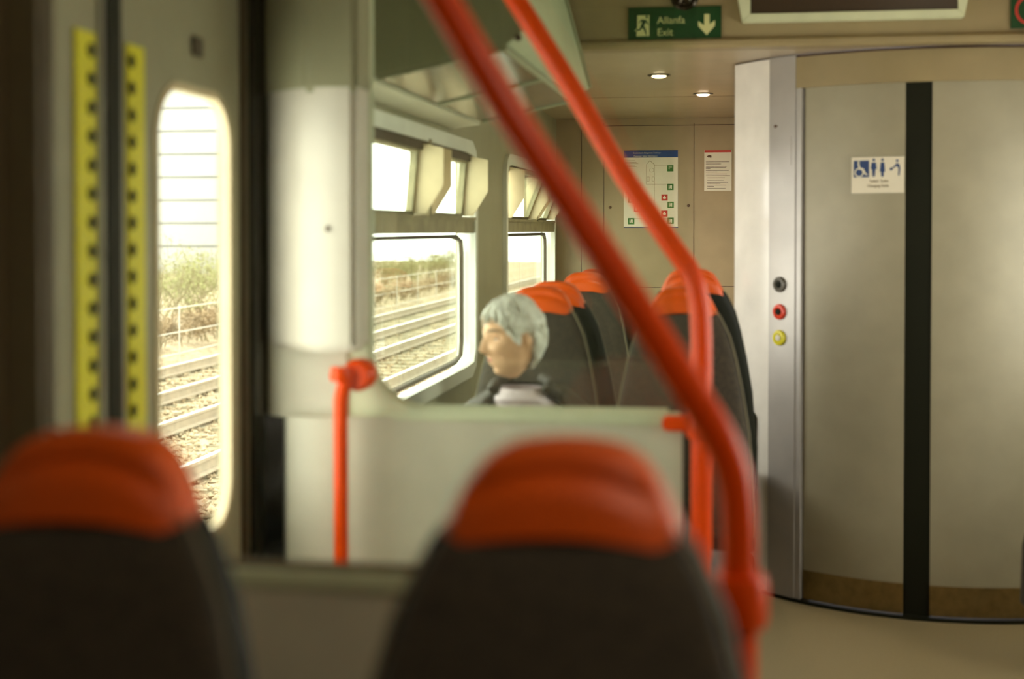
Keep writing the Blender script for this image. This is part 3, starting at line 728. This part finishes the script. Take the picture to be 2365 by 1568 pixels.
for (cx, cz, mm, ic) in ((882, 440, 'greenp', 0), (884, 762, 'greenp', 1), (888, 1070, 'greenp', 1), (888, 1345, 'greenp', 1), (208, 980, 'greenp', 1), (208, 1352, 'greenp', 1), (782, 943, 'redp', 2), (310, 1135, 'redp', 3), (782, 1220, 'redp', 2)):
    mb = MB(); rect(mb, Q, cx-54, cx+54, cz-54, cz+54, -.002); sq = mb.build('safety_symbol', M[mm], r)
    ic_ = MB()
    if ic == 0: rect(ic_, Q, cx-30, cx+30, cz-26, cz-16, -.0028); rect(ic_, Q, cx-30, cx-10, cz+5, cz+12, -.0028)
    elif ic == 1: rect(ic_, Q, cx-30, cx-16, cz-34, cz+34, -.0028); ic_.prism([Q(cx-5, cz-30), Q(cx+26, cz-30), Q(cx+26, cz+32), Q(cx+14, cz+32), Q(cx+8, cz+2), Q(cx-5, cz+32), Q(cx-12, cz+20)], 1, -.0028, -.002)
    elif ic == 2: ic_.prism([Q(cx-20, cz+25), Q(cx-30, cz), Q(cx, cz-32), Q(cx+28, cz+2), Q(cx+20, cz+25)], 1, -.0028, -.002)
    else: rect(ic_, Q, cx-30, cx-8, cz-34, cz+34, -.0028); rect(ic_, Q, cx+24, cx+36, cz-20, cz+30, -.0028)
    ic_.build('icon', M['paper'], sq)
r, Q, s = poster('notice_sheet', 1626.5, 1689.5, 346, 441, 'small printed notice with a red top line beside the safety poster', 'notice')
def Q2(px, py): return ((px/6.819+1400-1658)*s, -(py/6.819+330-393.5)*s)
mb = MB(); rect(mb, Q2, 1548, 1970, 112, 146); mb.build('red_header', M['redp'], r)
mb = MB()
for k, (yy, x1) in enumerate(((297, 1940), (330, 1810), (370, 1900), (386, 1890), (406, 1640), (436, 1930), (460, 1750), (490, 1900), (518, 1950), (550, 1870), (588, 1850), (622, 1920), (640, 1800), (668, 1890), (688, 1700), (720, 1880))):
    rect(mb, Q2, 1570+(20 if k > 8 else 0), x1, yy-3.5, yy+3.5)
mb.build('text_lines', M['ink'], r)
MB().prism([Q2(1580, 210), Q2(1620, 185), Q2(1660, 200), Q2(1650, 240), Q2(1635, 225), Q2(1610, 228)], 1, -.0018, -.0011).build('emblem', M['ink'], r)

# ---------------------------------------------------------------- tip-up seat cut by the right edge
tu = empty('tip_up_seat', (0, 0, 0)); q = atY(2352, 1380, 4.6); tu.location = (q.x, 4.6, 0)
tag(tu, 'dark folded tip-up seat just showing at the right edge', 'seat')
MB().loft([[(x+.02+dx*math.copysign(abs(math.cos(a))**.6, math.cos(a))*sc, .05*sc*math.sin(a), z) for a in [2*PI*k/24 for k in range(24)]] for (z, dx, sc, x) in ((.18, .17, .9, .17), (.22, .19, 1, .175), (.4, .19, 1, .18), (.52, .17, 1, .19), (.58, .12, .8, .20), (.60, .05, .4, .20))]).build('seat_pad', M['fabric'], tu, smooth=True)
MB().box(.15, .25, -.03, .03, 0, .2).build('pedestal', M['pedestal'], tu)

# ================================================================== OUTSIDE
G = rz(-2.45)
me_n = 90; mb = MB(); vs = []; fs = []
nx, ny = 60, 140
for j in range(ny+1):
    for i in range(nx+1):
        X = -30+i*28.5/nx; Yy = 4+j*90/ny
        vs.append((X, Yy, G-.08+.05*noise.noise(Vector((X*2, Yy*2, 0)))+(.35*max(0, min(1, (-10.6-X)/2)))))
for j in range(ny):
    for i in range(nx): a = j*(nx+1)+i; fs.append((a, a+1, a+nx+2, a+nx+1))
mb.add(vs, fs)
o = mb.build('ground', M['ballast'], smooth=True); struct(o)
# loose ballast stones
def stone_mesh():
    mb = MB(); st = []
    rnd = random.Random(3)
    for k in range(9000):
        X = rnd.uniform(-10.2, -4.2); Yy = 9+abs(rnd.gauss(0, 1))*10; s = rnd.uniform(.02, .05)
        c = Vector((X, Yy, G-.065+s*.4)); a = rnd.random()*PI; ca, sa = math.cos(a), math.sin(a)
        vs = []
        for (u, v, w) in ((1, 0, 0), (0, 1, 0), (-1, 0, 0), (0, -1, 0), (0, 0, .8), (0, 0, -.8)):
            u *= rnd.uniform(.7, 1.3); v *= rnd.uniform(.6, 1.1)
            vs.append(c+Vector(((u*ca-v*sa)*s, (u*sa+v*ca)*s, w*s)))
        mb.add(vs, [(0, 1, 4), (1, 2, 4), (2, 3, 4), (3, 0, 4), (1, 0, 5), (2, 1, 5), (3, 2, 5), (0, 3, 5)])
    return mb
st = stone_mesh().build('ballast_stones', M['ballast']); tag(st, 'loose grey-pink ballast stones scattered between the rails', 'gravel', kind='stuff')
def rail_profile(): return [(-.075, 0), (.075, 0), (.075, .012), (.012, .03), (.012, .115), (.036, .125), (.036, .155), (-.036, .155), (-.036, .125), (-.012, .115), (-.012, .03), (-.075, .012)]
sl_me = None
for ti, (xa, xb, lab) in enumerate(((-5.30, -6.72, 'railway track nearer the train seen through the windows'), (-7.98, -9.40, 'railway track farther from the train, by the bushes'))):
    t = empty('railway_track', ((xa+xb)/2, 6, G)); tag(t, lab, 'track', 'railway tracks outside')
    for X in (xa, xb):
        x = X-(xa+xb)/2
        rl = MB().prism([(p[0]+x, p[1]-.01) for p in rail_profile()], 1, 0, 80).build('rail', M['rail'], t)
        MB().box(x-.03, x+.03, 0, 80, .1455, .1485).build('rail_head', M['railtop'], rl)
    for k in range(60):
        if sl_me is None:
            so = MB().box(-1.25, 1.25, -.13, .13, -.22, -.055).build('sleeper', M['sleeper'], t, bevel=.02); sl_me = so.data
        else: so = bpy.data.objects.new('sleeper', sl_me); COL.objects.link(so); so.parent = t
        so.location = (0, 5+k*.68, 0)
# fence
fe = empty('wire_fence', (-10.4, 20, G)); tag(fe, 'low wire fence beyond the tracks in front of the bushes', 'fence')
for z in (.10, .50, .96):
    MB().tube([(0, -10, z), (0, 60, z)], .009, 6).build('wire', M['wire'], fe)
pm = None
for k in range(24):
    if pm is None: po = MB().box(-.010, .010, -.010, .010, -.1, 1.0).build('fence_post', M['wire'], fe); pm = po.data
    else: po = bpy.data.objects.new('fence_post', pm); COL.objects.link(po); po.parent = fe
    po.location = (0, -9+k*2.9, 0)
# shrubs
def shrub_meshes(seed, h, leafm, dens):
    rnd = random.Random(seed); tw = MB(); lf = MB()
    def grow(p, d, L, r, lev):
        pts = [p]; n = 4
        for i in range(n):
            d = (d+Vector((rnd.gauss(0, .18), rnd.gauss(0, .18), rnd.gauss(.03, .1)))).normalized(); pts.append(pts[-1]+d*L/n)
        tw.tube(pts, [r*(1-.15*i) for i in range(n+1)], 3, cap=False)
        if lev < 3:
            for k in range(4 if lev == 0 else 3):
                q = pts[rnd.randint(1, n)]; nd = (d+Vector((rnd.gauss(0, .6), rnd.gauss(0, .6), rnd.gauss(.1, .3)))).normalized()
                grow(q, nd, L*.62, r*.55, lev+1)
        if lev >= 2:
            for k in range(dens):
                q = pts[rnd.randint(1, n)]+Vector((rnd.gauss(0, .05), rnd.gauss(0, .05), rnd.gauss(0, .05))); s = rnd.uniform(.015, .035)
                a = Vector((rnd.gauss(0, 1), rnd.gauss(0, 1), rnd.gauss(0, 1))).normalized(); b = a.orthogonal().normalized()
                lf.add([q-a*s, q-b*s*.5, q+a*s, q+b*s*.5], [(0, 1, 2, 3)])
    for k in range(9): grow(Vector((rnd.gauss(0, .3), rnd.gauss(0, .3), 0)), Vector((rnd.gauss(0, .3), rnd.gauss(0, .3), 1)).normalized(), h*.5, .016, 0)
    return tw, lf
protos = []
for sd, h, lm, dn in ((1, 2.0, 'leaf', 3), (2, 1.7, 'leaf', 5), (5, .6, 'bramble', 6)):
    r = empty('shrub', (-13, 30, G)); tw, lf = shrub_meshes(sd, h, lm, dn)
    tw.build('branches', M['twig'], r); lf.build('foliage', M[lm], r); protos.append(r)
labs = ['twiggy olive shrub in the row beyond the wire fence', 'leafy olive shrub in the row beyond the wire fence', 'low russet bramble at the foot of the shrub row']
k = 0; used = [0, 0, 0]
rnd = random.Random(11)
for Yy in [17+1.9*i for i in range(26)]:
    for (X, pi) in ((-12.5-rnd.random()*.8, k % 2), (-11.2, 2)):
        
        o = protos[pi] if not used[pi] else copy_tree(protos[pi]); used[pi] = 1
        sc = rnd.uniform(.9, 1.25)*(1.0 if Yy < 45 else .85)
        o.location = (X, Yy, G+.1); o.rotation_euler = (0, 0, rnd.random()*6.28); o.scale = (sc, sc, sc)
        tag(o, labs[pi], 'shrub', ['twiggy shrubs', 'leafy shrubs', 'brambles'][pi]+' beyond the fence')
    k += 1
# pale clad building
bd = empty('warehouse', (-30, 66, G)); tag(bd, 'large white clad building with thin horizontal seams beyond the bushes', 'building')
MB().box(-22, 5.7, 0, 14, -.2, 14).build('cladding', M['clad'], bd)
mb = MB()
z = 1.6
while z < 13.5:
    mb.box(-22, 5.7, -.03, .0, z-.035, z+.035); z += 1.12
mb.build('panel_seams', M['seam'], bd)

# ================================================================== THE WOMAN
def skin_mesh(V, Ed, Rr, sub=2, smooth_=False, root=0):
    me = bpy.data.meshes.new('tmp'); me.from_pydata(V, Ed, []); o = bpy.data.objects.new('tmp', me); COL.objects.link(o)
    o.modifiers.new('s', 'SKIN')
    for i, r_ in enumerate(Rr):
        sv = me.skin_vertices[0].data[i]; sv.radius = r_ if isinstance(r_, tuple) else (r_, r_); sv.use_root = (i == root)
    m = o.modifiers.new('u', 'SUBSURF'); m.levels = sub; m.render_levels = sub
    dg = bpy.context.evaluated_depsgraph_get(); dg.update()
    out = bpy.data.meshes.new_from_object(o.evaluated_get(dg)); bpy.data.objects.remove(o); return out
def mesh_to(mb, me, mi=0, T=Matrix()):
    return mb.add([T @ v.co for v in me.vertices], [tuple(p.vertices) for p in me.polygons], mi)
wm = empty('person', (-.60, 3.98, 0)); tag(wm, 'grey-haired woman in a dark jacket and lilac top gazing out of the window', 'person')
WO = Vector(wm.location)
# head local frame: face towards -y, z up, origin at head centre
HC = atY(1183, 784, 3.92)-WO
ang = math.radians(-52)
HT = Matrix.Translation(HC) @ Matrix.Scale(.93, 4) @ Matrix.Rotation(ang, 4, 'Z') @ Matrix.Rotation(math.radians(4), 4, 'X')
def gs(x, y, sx, sy): return math.exp(-(x/sx)**2-(y/sy)**2)
def headpt(d, off=0):
    dx, dy, dz = d
    a, b, c = .0705, .091, .114
    x, y, z = dx*a, dy*b, dz*c
    low = max(0, -z/c)
    x *= 1-.30*low**1.4
    if y > 0: y *= 1-.45*low**1.3
    else: y *= 1-.04*low
    if z < -.05 and y < 0: y -= .004*(-z-.05)/.05
    if y < 0:
        f = max(0, -dy)
        y += .010*gs(abs(x)-.031, z-.012, .017, .013)           # sockets
        y -= .006*gs(x, z-.036, .055, .012)                      # brow
        y -= .022*gs(x, z+.022, .0115, .013)                     # nose tip
        y -= .014*gs(x, z-.000, .009, .018)                      # bridge
        y -= .006*gs(abs(x)-.011, z+.027, .007, .007)            # wings
        y -= .006*gs(abs(x)-.040, z+.018, .018, .018)            # cheekbone
        y += .004*gs(abs(x)-.03, z+.045, .016, .016)
        y -= .0065*gs(x, z+.0535, .020, .0052)                   # upper lip
        y -= .0065*gs(x, z+.066, .018, .0058)                    # lower lip
        y += .004*gs(x, z+.0595, .022, .0022)                    # mouth line
        y += .004*gs(x, z+.078, .02, .006)
        y -= .011*gs(x, z+.096, .022, .014)                      # chin
        x += math.copysign(.004, x)*gs(abs(x)-.048, z+.07, .02, .02)
    v = Vector((x, y, z))
    return v*(1+off/max(v.length, 1e-6))
def spheregrid(nu, nv, fn):
    rings = []
    for i in range(1, nv):
        th = PI*i/nv; rings.append([fn((math.sin(th)*math.sin(2*PI*k/nu), -math.sin(th)*math.cos(2*PI*k/nu), math.cos(th))) for k in range(nu)])
    return rings
body = MB()
body.loft([[HT @ p for p in R] for R in spheregrid(120, 110, headpt)])
for sx in (1, -1):                                                # ears
    ear = []
    for i in range(13):
        t = i/12; zz = .034-.068*t; w_ = .017*math.sin(PI*min(1, t*.9+.08))**.6*(1-.3*t)
        ear.append([HT @ Vector((sx*(.064+.010*math.sin(PI*t)+.004*math.cos(a)), .012+.004*t+w_*math.sin(a), zz+.002)) for a in [2*PI*k/14 for k in range(14)]])
    body.loft(ear)
P_ = lambda x, y, z: (x, y, z)
nb = HC+Vector((.025, .035, -.135))
bV = [P_(0, .04, .57), P_(0, .05, .70), P_(.01, .04, .83), P_(.015, .035, .862), (nb.x-.005, nb.y, nb.z+.02), (nb.x-.012, nb.y-.01, nb.z+.075),
      P_(.09, .03, .852), P_(.17, .03, .825), P_(.225, -.02, .70), P_(.17, -.20, .60), P_(.10, -.27, .60),
      P_(-.07, .03, .852), P_(-.145, .02, .825), P_(-.20, -.03, .70), P_(-.15, -.21, .60), P_(-.085, -.28, .60),
      P_(.085, .0, .54), P_(.10, -.20, .53), P_(.10, -.42, .53), P_(.10, -.44, .30), P_(.10, -.42, .09), P_(.105, -.52, .04),
      P_(-.085, .0, .54), P_(-.10, -.20, .53), P_(-.10, -.42, .53), P_(-.10, -.44, .30), P_(-.10, -.42, .09), P_(-.105, -.52, .04)]
bE = [(0, 1), (1, 2), (2, 3), (3, 4), (4, 5), (3, 6), (6, 7), (7, 8), (8, 9), (9, 10), (3, 11), (11, 12), (12, 13), (13, 14), (14, 15), (0, 16), (16, 17), (17, 18), (18, 19), (19, 20), (20, 21), (0, 22), (22, 23), (23, 24), (24, 25), (25, 26), (26, 27)]
bR = [(.15, .10), (.135, .09), (.125, .09), (.085, .055), .050, .050, .042, .044, .042, .032, .026, .042, .044, .042, .032, .026, .085, .075, .058, .05, .036, .035, .085, .075, .058, .05, .036, .035]
mesh_to(body, skin_mesh(bV, bE, bR))
def hand(mb, wr, d, side):
    d = Vector(d).normalized(); up = Vector((0, 0, 1)); s = d.cross(up).normalized()
    V = [wr, wr+d*.03]; Ed = [(0, 1)]; R = [(.024, .016), (.03, .014)]
    for k, (o_, L_) in enumerate(((-.027, .060), (-.009, .072), (.009, .067), (.027, .052))):
        b = len(V); V += [wr+d*.075+s*o_, wr+d*(.075+L_*.45)+s*o_*1.1-up*.006, wr+d*(.075+L_*.75)+s*o_*1.15-up*.02, wr+d*(.075+L_*.9)+s*o_*1.15-up*.035]
        Ed += [(1, b), (b, b+1), (b+1, b+2), (b+2, b+3)]; R += [.0105, .0088, .008, .0068]
    b = len(V); V += [wr+d*.045+s*side*.038-up*.004, wr+d*.075+s*side*.05-up*.012, wr+d*.098+s*side*.052-up*.018]
    Ed += [(1, b), (b, b+1), (b+1, b+2)]; R += [.012, .0095, .008]
    mesh_to(mb, skin_mesh(V, Ed, R))
hand(body, Vector((.10, -.27, .60)), (-.35, -1, -.08), 1); hand(body, Vector((-.085, -.28, .60)), (.35, -1, -.08), -1)
bo = body.build('body', [M['skin'], M['lip']], wm, smooth=True)
rm = bo.modifiers.new('r', 'REMESH'); rm.mode = 'VOXEL'; rm.voxel_size = .0035; rm.use_smooth_shade = True
dg = bpy.context.evaluated_depsgraph_get(); dg.update()
nme = bpy.data.meshes.new_from_object(bo.evaluated_get(dg)); bo.modifiers.clear(); bo.data = nme
nme.materials.clear(); nme.materials.append(M['skin']); nme.materials.append(M['lip'])
inv = HT.inverted()
for p in nme.polygons:
    q = inv @ p.center; p.use_smooth = True
    p.material_index = 1 if (q.y < -.08 and abs(q.x) < .021 and (-.0715 < q.z < -.0485)) else 0
# hair
def hairmask(v, d):
    az = abs(math.degrees(math.atan2(d[0], -d[1])))
    if az < 40: zl = .066+.012*math.sin(d[0]*25)
    elif az < 66: zl = .066-(az-40)/26*.055
    elif az < 82: zl = .008-(az-66)/16*.022
    elif az < 104: zl = .022
    elif az < 118: zl = .02-(az-104)/14*.075
    else: zl = -.082
    return v.z-zl
hr = MB(); rings = []; nu, nv = 150, 100; keep = {}
for i in range(0, nv):
    th_ = PI*(i+.5)/nv; R = []
    for k in range(nu):
        a = 2*PI*k/nu; d = (math.sin(th_)*math.sin(a), -math.sin(th_)*math.cos(a), math.cos(th_))
        v = headpt(d); mk = hairmask(v, d)
        n1 = noise.noise(Vector((a*9, th_*2.2, 0))); n2 = noise.noise(Vector((d[0]*5, d[1]*5, d[2]*5)))
        off = .015+.006*n1+.006*n2+(.006 if d[2] > .3 else 0)+(.004 if d[1] > 0 else 0)
        edge = max(0, min(1, (mk+.004)/.014)); v2 = headpt(d, off*edge-.004*(1-edge))
        keep[(i, k)] = mk > -.006+.006*n1; R.append(HT @ v2)
    rings.append(R)
vs = [p for R in rings for p in R]; fs = []
for i in range(nv-1):
    for k in range(nu):
        k2 = (k+1) % nu
        if keep[(i, k)] and keep[(i, k2)] and keep[(i+1, k)] and keep[(i+1, k2)]: fs.append((i*nu+k, i*nu+k2, (i+1)*nu+k2, (i+1)*nu+k))
fs.append(tuple(range(nu)))
hr.add(vs, fs)
rnd = random.Random(4)
for k in range(420):                                              # locks following the scalp
    a = rnd.uniform(0, 2*PI); t0 = rnd.uniform(.12, 1.35); sw = rnd.uniform(-.15, .35)*(1 if a < PI else -1); pts = []; ok = True
    for i in range(6):
        tt = t0+i*.085; aa = a+sw*i*.2; d = (math.sin(tt)*math.sin(aa), -math.sin(tt)*math.cos(aa), math.cos(tt)); v = headpt(d)
        if hairmask(v, d) < -.012: break
        pts.append(HT @ headpt(d, .0175+.004*math.sin(i*1.2+k)))
    if len(pts) > 2: hr.tube(pts, [.0035*(1-abs(2*i/(len(pts)-1)-.8)*.55) for i in range(len(pts))], 5)
ho = hr.build('hair', M['hair'], wm, smooth=True)
# brows and eyes
eb = MB()
for sx in (-1, 1):
    pts = []
    for i in range(7):
        x = sx*(.014+.006*i); z = .034+.004*math.sin(i/6*PI)
        d = Vector((x/.0705, -math.sqrt(max(.05, 1-(x/.0705)**2-(z/.114)**2)), z/.114)); pts.append(HT @ headpt(d, .001))
    eb.tube(pts, [.002, .003, .0034, .0034, .003, .0022, .0012], 6)
eb.build('eyebrows', M['brow'], wm, smooth=True)
for sx in (-1, 1):
    d = Vector((sx*.031/.0705, -math.sqrt(1-(.031/.0705)**2-(.013/.114)**2), .013/.114)); c = headpt(d, -.0065)
    e = MB(); e.loft([[HT @ (c+Vector(q)*.0105) for q in R] for R in spheregrid(16, 12, lambda d: Vector(d))])
    eo = e.build('eye', M['eye'], wm, smooth=True)
    i_ = MB(); i_.loft([[HT @ (c+Vector((0, -.0062, 0))+Vector(q)*.005) for q in R] for R in spheregrid(12, 8, lambda d: Vector(d))]); i_.build('iris', M['iris'], eo, smooth=True)
    l = MB()
    l.tube([HT @ (c+Vector((math.sin(t)*.0125, -.0095*math.cos(t*.9)-.001, .0055*math.cos(t*1.4)))) for t in [(-1.1+2.2*i/8) for i in range(9)]], .0022, 6)
    l.build('eyelid', M['skin'], eo, smooth=True)
# lilac top (torso) and jacket
tV = bV[:4]+[(nb.x, nb.y+.002, nb.z-.028), (nb.x-.003, nb.y, nb.z-.004)]; 
def torso(rings, name, m, cap=True):
    mb = MB(); R = []
    for (x, y, z, a, b) in rings:
        R.append([(x+a*math.copysign(abs(math.cos(t))**.85, math.cos(t)), y+b*math.sin(t), z) for t in [2*PI*k/40 for k in range(40)]])
    mb.loft(R, cap=cap); return mb
sh = nb.z-.012
tp = torso([(0, .03, .56, .165, .125), (0, .04, .70, .150, .115), (.01, .035, .80, .160, .12), (.012, .033, .87, .155, .10), (.016, .033, sh-.05, .105, .082), (nb.x-.004, nb.y-.002, sh-.018, .076, .070), (nb.x-.006, nb.y-.006, sh+.000, .066, .067), (nb.x-.007, nb.y-.008, sh+.012, .061, .063)], 'top', None, cap=False)
to = tp.build('knit_top', M['top'], wm, smooth=True)
jk = MB(); J = []
JR = [(0, .03, .53, .20, .155), (0, .04, .66, .185, .14), (.005, .038, .78, .190, .142), (.008, .036, .85, .198, .122), (.010, .036, sh-.058, .178, .105), (.014, .036, sh-.028, .135, .092), (.018, .036, sh-.004, .100, .082), (nb.x, nb.y+.006, sh+.012, .088, .080)]
n = 64; vs = []; fs = []
for (x, y, z, a, b) in JR:
    f = (z-.53)/(sh+.02-.53)
    gap = .30+.62*f**1.3
    for k in range(n+1):
        t = -PI/2+gap+(2*PI-2*gap)*k/n
        wv = 1+.018*math.sin(t*7+z*40)
        vs.append((x+a*wv*math.copysign(abs(math.cos(t))**.85, math.cos(t)), y+b*wv*math.sin(t), z))
nr = len(JR)
for i in range(nr-1):
    for k in range(n): fs.append((i*(n+1)+k, i*(n+1)+k+1, (i+1)*(n+1)+k+1, (i+1)*(n+1)+k))
jm = bpy.data.meshes.new('jacket'); jm.from_pydata(vs, [], fs)
jm.materials.append(M['jacket']); jo = bpy.data.objects.new('jacket', jm); COL.objects.link(jo); jo.parent = wm
for p in jm.polygons: p.use_smooth = True
sm = jo.modifiers.new('t', 'SOLIDIFY'); sm.thickness = .012; sm.offset = 1
sb = jo.modifiers.new('u', 'SUBSURF'); sb.levels = 1; sb.render_levels = 1
for sx, ids in ((1, (6, 7, 8, 9, 10)), (-1, (11, 12, 13, 14, 15))):
    V = [Vector(bV[i]) for i in ids]; V[-1] = V[-2]+(V[-1]-V[-2])*.85; V[0] = V[0]+Vector((0, .0, -.005))
    me = skin_mesh([tuple(v) for v in V], [(i, i+1) for i in range(4)], [.068, .068, .060, .048, .040])
    mb = MB(); mesh_to(mb, me); mb.build('sleeve', M['jacket'], jo, smooth=True)
    cl = MB(); P = []                                             # collar / lapel
    for (x, y, z, a, b) in JR[3:]:
        f = (z-.53)/(sh+.02-.53); gap = .30+.62*f**1.3; t = -PI/2+sx*gap
        P.append((x+(a+.006)*math.copysign(abs(math.cos(t))**.85, math.cos(t)), y+(b+.012)*math.sin(t), z))
    P.append((nb.x+sx*.078, nb.y+.02, sh+.018)); P.append((nb.x+sx*.045, nb.y+.078, sh+.03))
    cl.tube(smoothpath(P, 4), [.008+.008*min(1, i/10) for i in range(len(P)*4-3)], 8); cl.build('collar', M['jacket'], jo, smooth=True)
tm = MB(); mesh_to(tm, skin_mesh([bV[i] for i in (0, 16, 17, 18, 19, 20, 22, 23, 24, 25, 26)], [(0, 1), (1, 2), (2, 3), (3, 4), (4, 5), (0, 6), (6, 7), (7, 8), (8, 9), (9, 10)], [(.155, .115), .098, .090, .074, .064, .05, .098, .090, .074, .064, .05]))
tm.build('trousers', M['trousers'], wm, smooth=True)
for sx in (1, -1):
    mb = MB(); mb.loft([[(sx*.103+w_*math.cos(a), yy, zc+h_*math.sin(a)) for a in [2*PI*k/20 for k in range(20)]] for (yy, w_, h_, zc) in ((-.375, .022, .02, .045), (-.39, .036, .042, .05), (-.44, .040, .05, .052), (-.52, .045, .035, .038), (-.58, .042, .026, .03), (-.61, .02, .014, .02))])
    mb.build('shoe', M['shoe'], wm, smooth=True)
